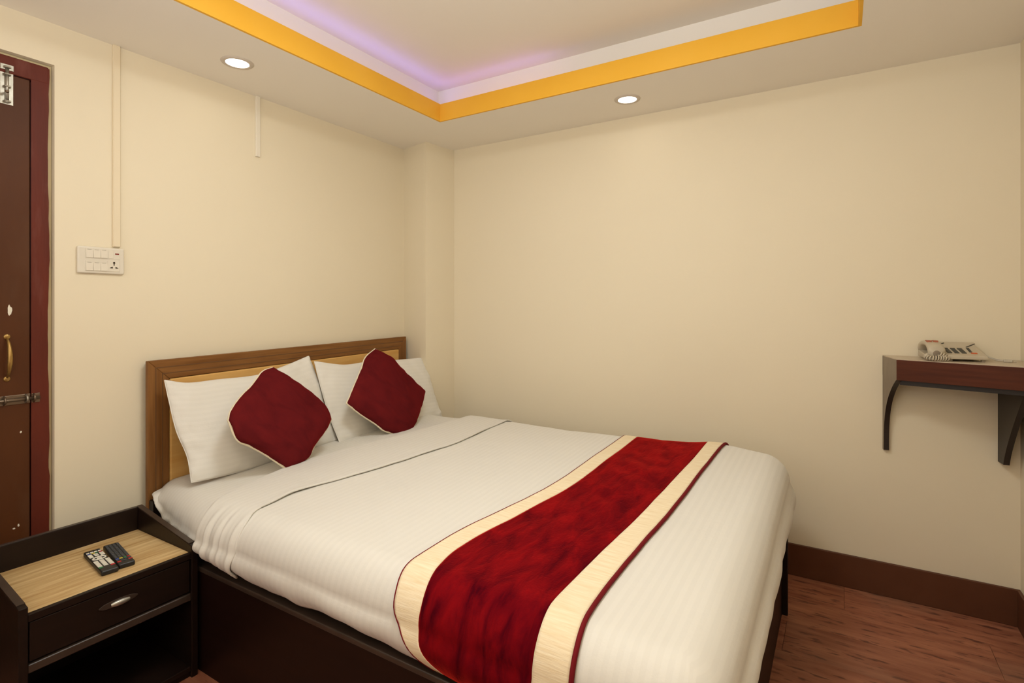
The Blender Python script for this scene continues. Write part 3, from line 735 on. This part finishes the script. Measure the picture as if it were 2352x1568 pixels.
for (T, R, B, L, lab, sd) in ((CLT, CLR, CLB, CLL, 'maroon velvet cushion on its corner, leaning on the left pillow', 3), (CRT, CRR, CRB, CRL, 'maroon velvet cushion on its corner, leaning on the right pillow', 23)):
    fr, bk, tab, n = puff(T, R, B, L, nC, 0.055, 0.058, wrinkle=0.0075, seed=sd, p=0.42)
    cu = tag(empty('cushion', (0.45, (T[0][1]+B[-1][1])/2, 0.62)), lab, 'cushion', 'maroon cushions on the pillows')
    att(obj('velvet_front', fr, m_cushion, None, smooth=True), cu); att(obj('cream_back', bk, m_backing, None, smooth=True), cu)
    bm = bmesh.new(); tube(bm, [p - Vector(nC)*0.004 for p in edge_pts(tab, n)], 0.0045, 8); att(obj('cream_seam', bm, m_backing, None, smooth=True), cu)

# ---------------------------------------------------------------- nightstand
ns = tag(empty('nightstand', (0.41, -2.213, 0)), 'dark wood nightstand with raised rim, pale veneer top, drawer and open shelf', 'nightstand')
NX0, NX1, NY0, NY1 = -0.205, 0.212, -0.252, 0.250      # local extents
prof = [(NX0, 0), (NX1, 0), (NX1, 0.476), (NX1-.02, 0.480), (NX0, 0.540)]
for (a, b) in ((NY0, NY0+.022), (NY1-.022, NY1)):
    bm = bmesh.new(); prism(bm, prof, 1, a, b, 0.0018); obj('side_panel', bm, m_darkwood, ns)
    bm = bmesh.new(); prism(bm, [(NX1-.02, 0.4805), (NX1-.02, .4825), (NX0+.003, 0.542), (NX0+.003, 0.5395)], 1, a+.001, b-.001); obj('rim_edge', bm, m_edge, ns)
bm = bmesh.new(); box(bm, (NX0, NY0+.022, 0.02), (NX0+.018, NY1-.022, 0.540), 0.002); obj('back_panel', bm, m_darkwood, ns)
bm = bmesh.new(); box(bm, (NX0+.001, NY0+.022, 0.5402), (NX0+.017, NY1-.022, 0.5415), 0.0005, 1); obj('rim_edge', bm, m_edge, ns)
bm = bmesh.new(); box(bm, (NX0+.018, NY0+.022, 0.432), (NX1-.018, NY1-.022, 0.4515), 0.001, 1); obj('veneer_top', bm, m_veneer, ns)
bm = bmesh.new(); box(bm, (NX1-.018, NY0+.022, 0.430), (NX1-.002, NY1-.022, 0.4525), 0.002); obj('front_edging', bm, m_darkwood, ns)
bm = bmesh.new(); box(bm, (NX1-.02, NY0+.026, 0.312), (NX1-.006, NY1-.026, 0.427), 0.0025); 
box(bm, (NX0+.04, NY0+.035, 0.318), (NX1-.021, NY1-.035, 0.405))
dr = obj('drawer', bm, m_darkwood, ns)
bm = bmesh.new(); yc, zc = 0.0, 0.382
lens = [(yc+.056*math.cos(t), zc+.0115*math.sin(t)*(1 if abs(math.cos(t)) < .9 else .8)) for t in [2*PI*k/28 for k in range(28)]]
prism(bm, lens, 0, NX1-.0065, NX1-.003, 0.0008); hp = obj('handle_plate', bm, m_edge, dr)
bm = bmesh.new()
prof2 = []
for s in range(17):
    t = s/16; yy = yc+.004-.027+.054*t
    for k in range(9):
        a = -PI/2+PI*k/8
        prof2.append(bm.verts.new((NX1-.004+0.009*math.cos(a)*math.sin(PI*(0.06+.88*t))**.35, yy, zc-.002+0.0095*math.sin(a)*math.sin(PI*(0.06+.88*t))**.35)))
for s in range(16):
    for k in range(8):
        i = s*9+k; bm.faces.new([prof2[i], prof2[i+1], prof2[i+10], prof2[i+9]])
obj('cup_handle', bm, m_steel, dr, smooth=True)
bm = bmesh.new(); box(bm, (NX1-.030, NY0+.022, 0.280), (NX1-.002, NY1-.022, 0.306), 0.004, 3); obj('lower_rail', bm, m_edge, ns)
bm = bmesh.new(); box(bm, (NX0+.018, NY0+.022, 0.278), (NX1-.031, NY1-.022, 0.292)); obj('drawer_bottom_board', bm, m_darkwood, ns)
bm = bmesh.new(); box(bm, (NX0+.018, NY0+.022, 0.022), (NX1-.006, NY1-.022, 0.040), 0.002); obj('bottom_shelf', bm, m_darkwood, ns)
bm = bmesh.new(); box(bm, (NX1-.03, NY0+.022, 0.0), (NX1-.014, NY1-.022, 0.0215)); obj('plinth', bm, m_darkwood, ns)

# remote controls lying on the veneer
def rbtn(bm, x, y, sx, sy, z0=0.0165, z1=0.0185): box(bm, (x-sx/2, y-sy/2, z0), (x+sx/2, y+sy/2, z1), 0.0008, 1)
def remote(loc, rz, label, Lr, Wr):
    r = tag(empty('remote_control', loc, rz), label, 'remote control')
    bm = bmesh.new(); box(bm, (-Lr/2, -Wr/2, 0.001), (Lr/2, Wr/2, 0.0168), 0.0045, 3); obj('body', bm, m_black, r)
    return r
def btn(r, x, y, sx, sy, m, name='button'):
    bm = bmesh.new(); rbtn(bm, x, y, sx, sy); return obj(name, bm, m, r)
ra = remote((0.4375, -2.1945, 0.4515), math.atan2(-2.209+2.180, 0.547-0.3285), 'black remote control with rows of white buttons, on the left of the pair', 0.222, 0.0485)
for y, c in ((-.017, m_btnwhite), (-.0055, m_btnwhite), (.0055, m_btnwhite), (.017, m_btnwhite)):
    btn(ra, -.085, y, .010, .009, c)
for y, c in ((-.0165, m_bblue), (-.004, m_byellow), (.007, m_bgreen), (.0175, m_bred)):
    btn(ra, -.0735, y, .005, .010, c)
for y in (-.0165, .0165):
    for k in range(3): btn(ra, -.062+k*.0115, y, .0095, .012, m_btnwhite)
for k in range(2): btn(ra, -.060+k*.014, 0, .010, .012, m_btnwhite)
bm = bmesh.new()
tube(bm, [(-.028+.013*math.cos(t)+.013, .018*math.sin(t), .0172) for t in [2*PI*k/28 for k in range(29)]], 0.0028, 8, False)
obj('navigation_ring', bm, m_btnwhite, ra, smooth=True)
btn(ra, -.015, 0, .010, .014, m_btnwhite)
for j, y in enumerate((-.0165, 0, .0165)):
    for k in range(5): btn(ra, .012+k*.0125, y, .0098, .0125, m_btnwhite)
btn(ra, .0745, -.0165, .008, .0125, m_bgreen); btn(ra, .0745, .0165, .008, .0125, m_bred)
rb = remote((0.434, -2.1385, 0.4515), math.atan2(-2.155+2.1175, 0.543-0.326), 'black remote control with dark buttons and one coloured key row, nearer the bed', 0.220, 0.047)
for k in range(11):
    for j, y in enumerate((-.0165, -.0055, .0055, .0165)):
        btn(rb, -.094+k*.0135, y, .0095, .0085, m_btngrey)
for y, c in ((-.0165, m_bblue), (-.0055, m_byellow), (.0055, m_bgreen), (.0165, m_bred)): btn(rb, .055, y, .008, .0095, c)
for y, c in ((-.0165, m_btngrey), (-.0055, m_btngrey), (.0055, m_btngrey), (.0165, m_btngrey)): btn(rb, .067, y, .008, .0095, c)
btn(rb, .083, -.0165, .008, .0115, m_bred); btn(rb, .080, .0165, .008, .0115, m_bred); btn(rb, .080, 0, .008, .0115, m_btngrey)

# ---------------------------------------------------------------- wall shelf
sh = tag(empty('wall_shelf', (3.03, 0, 1.0)), 'dark mahogany wall shelf on curved brackets in the right corner, holding the telephone', 'shelf')
def satt(o): o.parent = sh; o.location = (-3.03, 0, -1.0); return o
SZ0, SZ1 = 1.026, 1.118
FL, FR_, XRr = (2.832, -0.192), (3.262, -0.322), 3.266
bm = bmesh.new(); prism(bm, [(2.793, -0.002), (2.832, -0.190), (XRr, -0.321), (XRr, -0.002)], 2, SZ1-.004, SZ1); satt(obj('shelf_top', bm, m_shelftop))
d = Vector((FR_[0]-FL[0], FR_[1]-FL[1], 0)).normalized(); nn = Vector((-d.y, d.x, 0))
bm = bmesh.new(); prism(bm, [FL, (XRr, FL[1]+(XRr-FL[0])*d.y/d.x), (XRr, FL[1]+(XRr-FL[0])*d.y/d.x+.018), (FL[0]+.003, FL[1]+.018)], 2, SZ0, SZ1-.0042, 0.001); satt(obj('front_fascia', bm, m_shelf))
bm = bmesh.new(); prism(bm, [(2.800, -0.002), (2.835, -0.170), (XRr, -0.302), (XRr, -0.002)], 2, SZ0, SZ0+.02); satt(obj('under_board', bm, m_bracket))
bm = bmesh.new(); prism(bm, [(2.845, -0.170), (XRr, -0.290), (XRr, -0.270), (2.848, -0.152)], 2, SZ0-.022, SZ0); satt(obj('lower_batten', bm, m_bracket))
# left bracket: upright board with a concave curved front edge, raw grey outer face
def bracket(xw, xf, yfront, zbot, ztopb, th, name, mface, wtop=0.17, wbot=0.022, p=2.6):
    b1 = bmesh.new(); n = 18; rows = []
    vx = (xf-xw)/abs(yfront)             # lean of the plane: x changes with depth
    for k in range(n+1):
        t = k/n; z = zbot + (ztopb-zbot)*t
        w_ = wbot + (wtop-wbot)*(t**p if t < 1 else 1)
        rows.append((w_, z))
    L_, R_ = [], []
    for (w_, z) in rows:
        L_.append((b1.verts.new((xw, -0.001, z)), b1.verts.new((xw+vx*w_, -w_, z))))
        R_.append((b1.verts.new((xw+th, -0.001, z)), b1.verts.new((xw+vx*w_+th, -w_, z))))
    for i in range(n):
        f = b1.faces.new([L_[i][0], L_[i][1], L_[i+1][1], L_[i+1][0]]); f.material_index = 0
        f = b1.faces.new([R_[i][0], R_[i+1][0], R_[i+1][1], R_[i][1]]); f.material_index = 1
        f = b1.faces.new([L_[i][1], R_[i][1], R_[i+1][1], L_[i+1][1]]); f.material_index = 1
        f = b1.faces.new([L_[i][0], L_[i+1][0], R_[i+1][0], R_[i][0]]); f.material_index = 1
    f = b1.faces.new([L_[0][0], R_[0][0], R_[0][1], L_[0][1]]); f.material_index = 1
    f = b1.faces.new([L_[n][0], L_[n][1], R_[n][1], R_[n][0]]); f.material_index = 1
    return satt(obj(name, b1, [mface, m_bracket]))
bracket(2.793, 2.832, -0.19, 0.681, SZ0, 0.020, 'bracket', m_shelfend, wtop=0.185, wbot=0.018, p=3.2)
bracket(3.198, 3.222, -0.19, 0.684, SZ0-.0005, 0.020, 'bracket', m_bracket, wtop=0.26, wbot=0.055, p=1.25)
bm = bmesh.new(); prism(bm, [(2.7925, -0.002), (2.8315, -0.1895), (2.8355, -0.1885), (2.797, -0.002)], 2, SZ0, SZ1-.0042); satt(obj('end_board', bm, m_shelfend))

# ---------------------------------------------------------------- telephone
ph = tag(empty('telephone', (3.0375, -0.112, SZ1), 0.12), 'beige push-button desk telephone with coiled cord, standing on the wall shelf', 'telephone')
# local: x to the right, y to the back
def pzt(y): return 0.014 + (y+.075)*0.20           # sloped top
bm = bmesh.new(); prism(bm, [(-.085, 0.009), (-.085, 0.021), (-.080, 0.025), (0.08, 0.062), (0.08, 0.009)], 0, -.048, .088, 0.003)
for x in (-.035, .072):
    for y in (-.065, .06): box(bm, (x, y, 0), (x+.012, y+.012, 0.010))
base = obj('phone_base', bm, m_phone, ph)
bm = bmesh.new(); prism(bm, [(-.085, 0.006), (-.085, 0.014), (0.08, 0.034), (0.08, 0.006)], 0, -.108, -.049, 0.003); obj('cradle', bm, m_phone, base)
sl = math.atan2(0.062-0.025, 0.160); MT = Matrix.Translation((0, -.080, 0.0252)) @ Matrix.Rotation(sl, 4, 'X')
def pk(name, x, s, w, d, m, h=0.003):
    bm = bmesh.new(); box(bm, (x-w/2, s-d/2, -.0005), (x+w/2, s+d/2, h), 0.0008, 1, M=MT); return obj(name, bm, m, base)
for c in range(3):
    for r in range(4): pk('keypad_button', -.028+c*.024, .034+r*.019, .016, .0115, m_phonedark)
for r in range(4): pk('memory_button', .046+r*.001, .050+r*.016, .010, .007, m_phonedark)
pk('redial_button', .052, .030, .020, .012, m_orange)
pk('number_card', .010, .013, .085, .008, m_shelftop, 0.0012)
# raised rear panel
bm = bmesh.new(); prism(bm, [(0.040, 0.052), (0.074, 0.072), (0.082, 0.068), (0.082, 0.012), (0.06, 0.012)], 0, -.046, .086, 0.002); obj('rear_panel', bm, m_phone, base)
bm = bmesh.new(); tube(bm, [(-.046, .048, .059), (-.020, .062, .067)], 0.0018, 8); obj('panel_slot', bm, m_phonedark, base)
bm = bmesh.new(); tube(bm, [(.050, .036, .053), (.086, .062, .066)], 0.0018, 8); obj('panel_slot', bm, m_phonedark, base)
# handset lying front to back over the cradle
bm = bmesh.new(); pts, rad = [], []
rows = []
for i in range(25):
    t = i/24; y = -.088+.176*t
    zc = 0.040 + 0.022*math.sin(PI*t)**0.8 + .012*t
    endw = 1 if (t < .26 or t > .74) else 0
    e = min(1, abs(t-.5)/.5); hgt = 0.011+0.014*(e**3.0); wd = 0.027+0.005*e**2
    drop = 0.016*e**4
    sc = math.sqrt(max(0.02, 1-max(0, (abs(t-.5)-.44)/.06)**2))
    rows.append([bm.verts.new((-.079+wd*sc*math.copysign(abs(math.cos(a))**.6, math.cos(a)), y, zc-drop+hgt*sc*math.copysign(abs(math.sin(a))**.7, math.sin(a)))) for a in [2*PI*k/20 for k in range(20)]])
for a, b in zip(rows, rows[1:]):
    for k in range(20): bm.faces.new([a[k], a[(k+1) % 20], b[(k+1) % 20], b[k]])
bm.faces.new(rows[0][::-1]); bm.faces.new(rows[-1])
hs = obj('handset', bm, m_phone, ph, smooth=True)
for x in (-.092, -.070):
    bm = bmesh.new(); box(bm, (x-.008, -.030, .068), (x+.008, .004, .0815), 0.001, 1); obj('red_label', bm, m_phonered, hs)
bm = bmesh.new(); lathe(bm, [(0, .003), (.011, .003), (.013, 0)], 20, M=Matrix.Translation((-.081, -.086, .030)) @ Matrix.Rotation(PI/2, 4, 'X')); obj('mouthpiece', bm, m_shelfend, hs)
# coiled cord, drooping round the front of the set
bm = bmesh.new(); pts = []
path = [(-.104, -.060, .020), (-.115, -.086, .014), (-.105, -.104, .0120), (-.082, -.106, .012), (-.060, -.102, .012), (-.050, -.097, .0130), (-.058, -.094, .022), (-.075, -.094, .030)]
nt_ = 17; N_ = nt_*12
for i in range(N_+1):
    t = i/N_; c = polyline(path, t); c2 = polyline(path, min(1, t+.01)); c0 = polyline(path, max(0, t-.01))
    dd = (c2-c0).normalized(); u = dd.cross(Vector((0, 0, 1))).normalized(); v = u.cross(dd)
    a = 2*PI*nt_*t; pts.append(c + (u*math.cos(a)+v*math.sin(a))*0.0085)
tube(bm, pts, 0.0030, 6); obj('coiled_cord', bm, m_phone, ph, smooth=True)
bm = bmesh.new()
tube(bm, [polyline([(.080, .06, .012), (.105, .045, .024), (.135, .03, .010), (.165, -.005, .003), (.19, .0, .003), (.197, .02, .003)], i/30) for i in range(31)], 0.0018, 6)
tube(bm, [polyline([(.080, .045, .010), (.110, .02, .016), (.140, .0, .004), (.175, -.03, .003), (.19, -.04, .003)], i/30) for i in range(31)], 0.0018, 6)
obj('line_cord', bm, m_cable, ph, smooth=True)
bm = bmesh.new(); box(bm, (.150, -.045, .0005), (.176, -.032, .011), 0.002, 2); obj('cord_junction', bm, m_cable, ph)
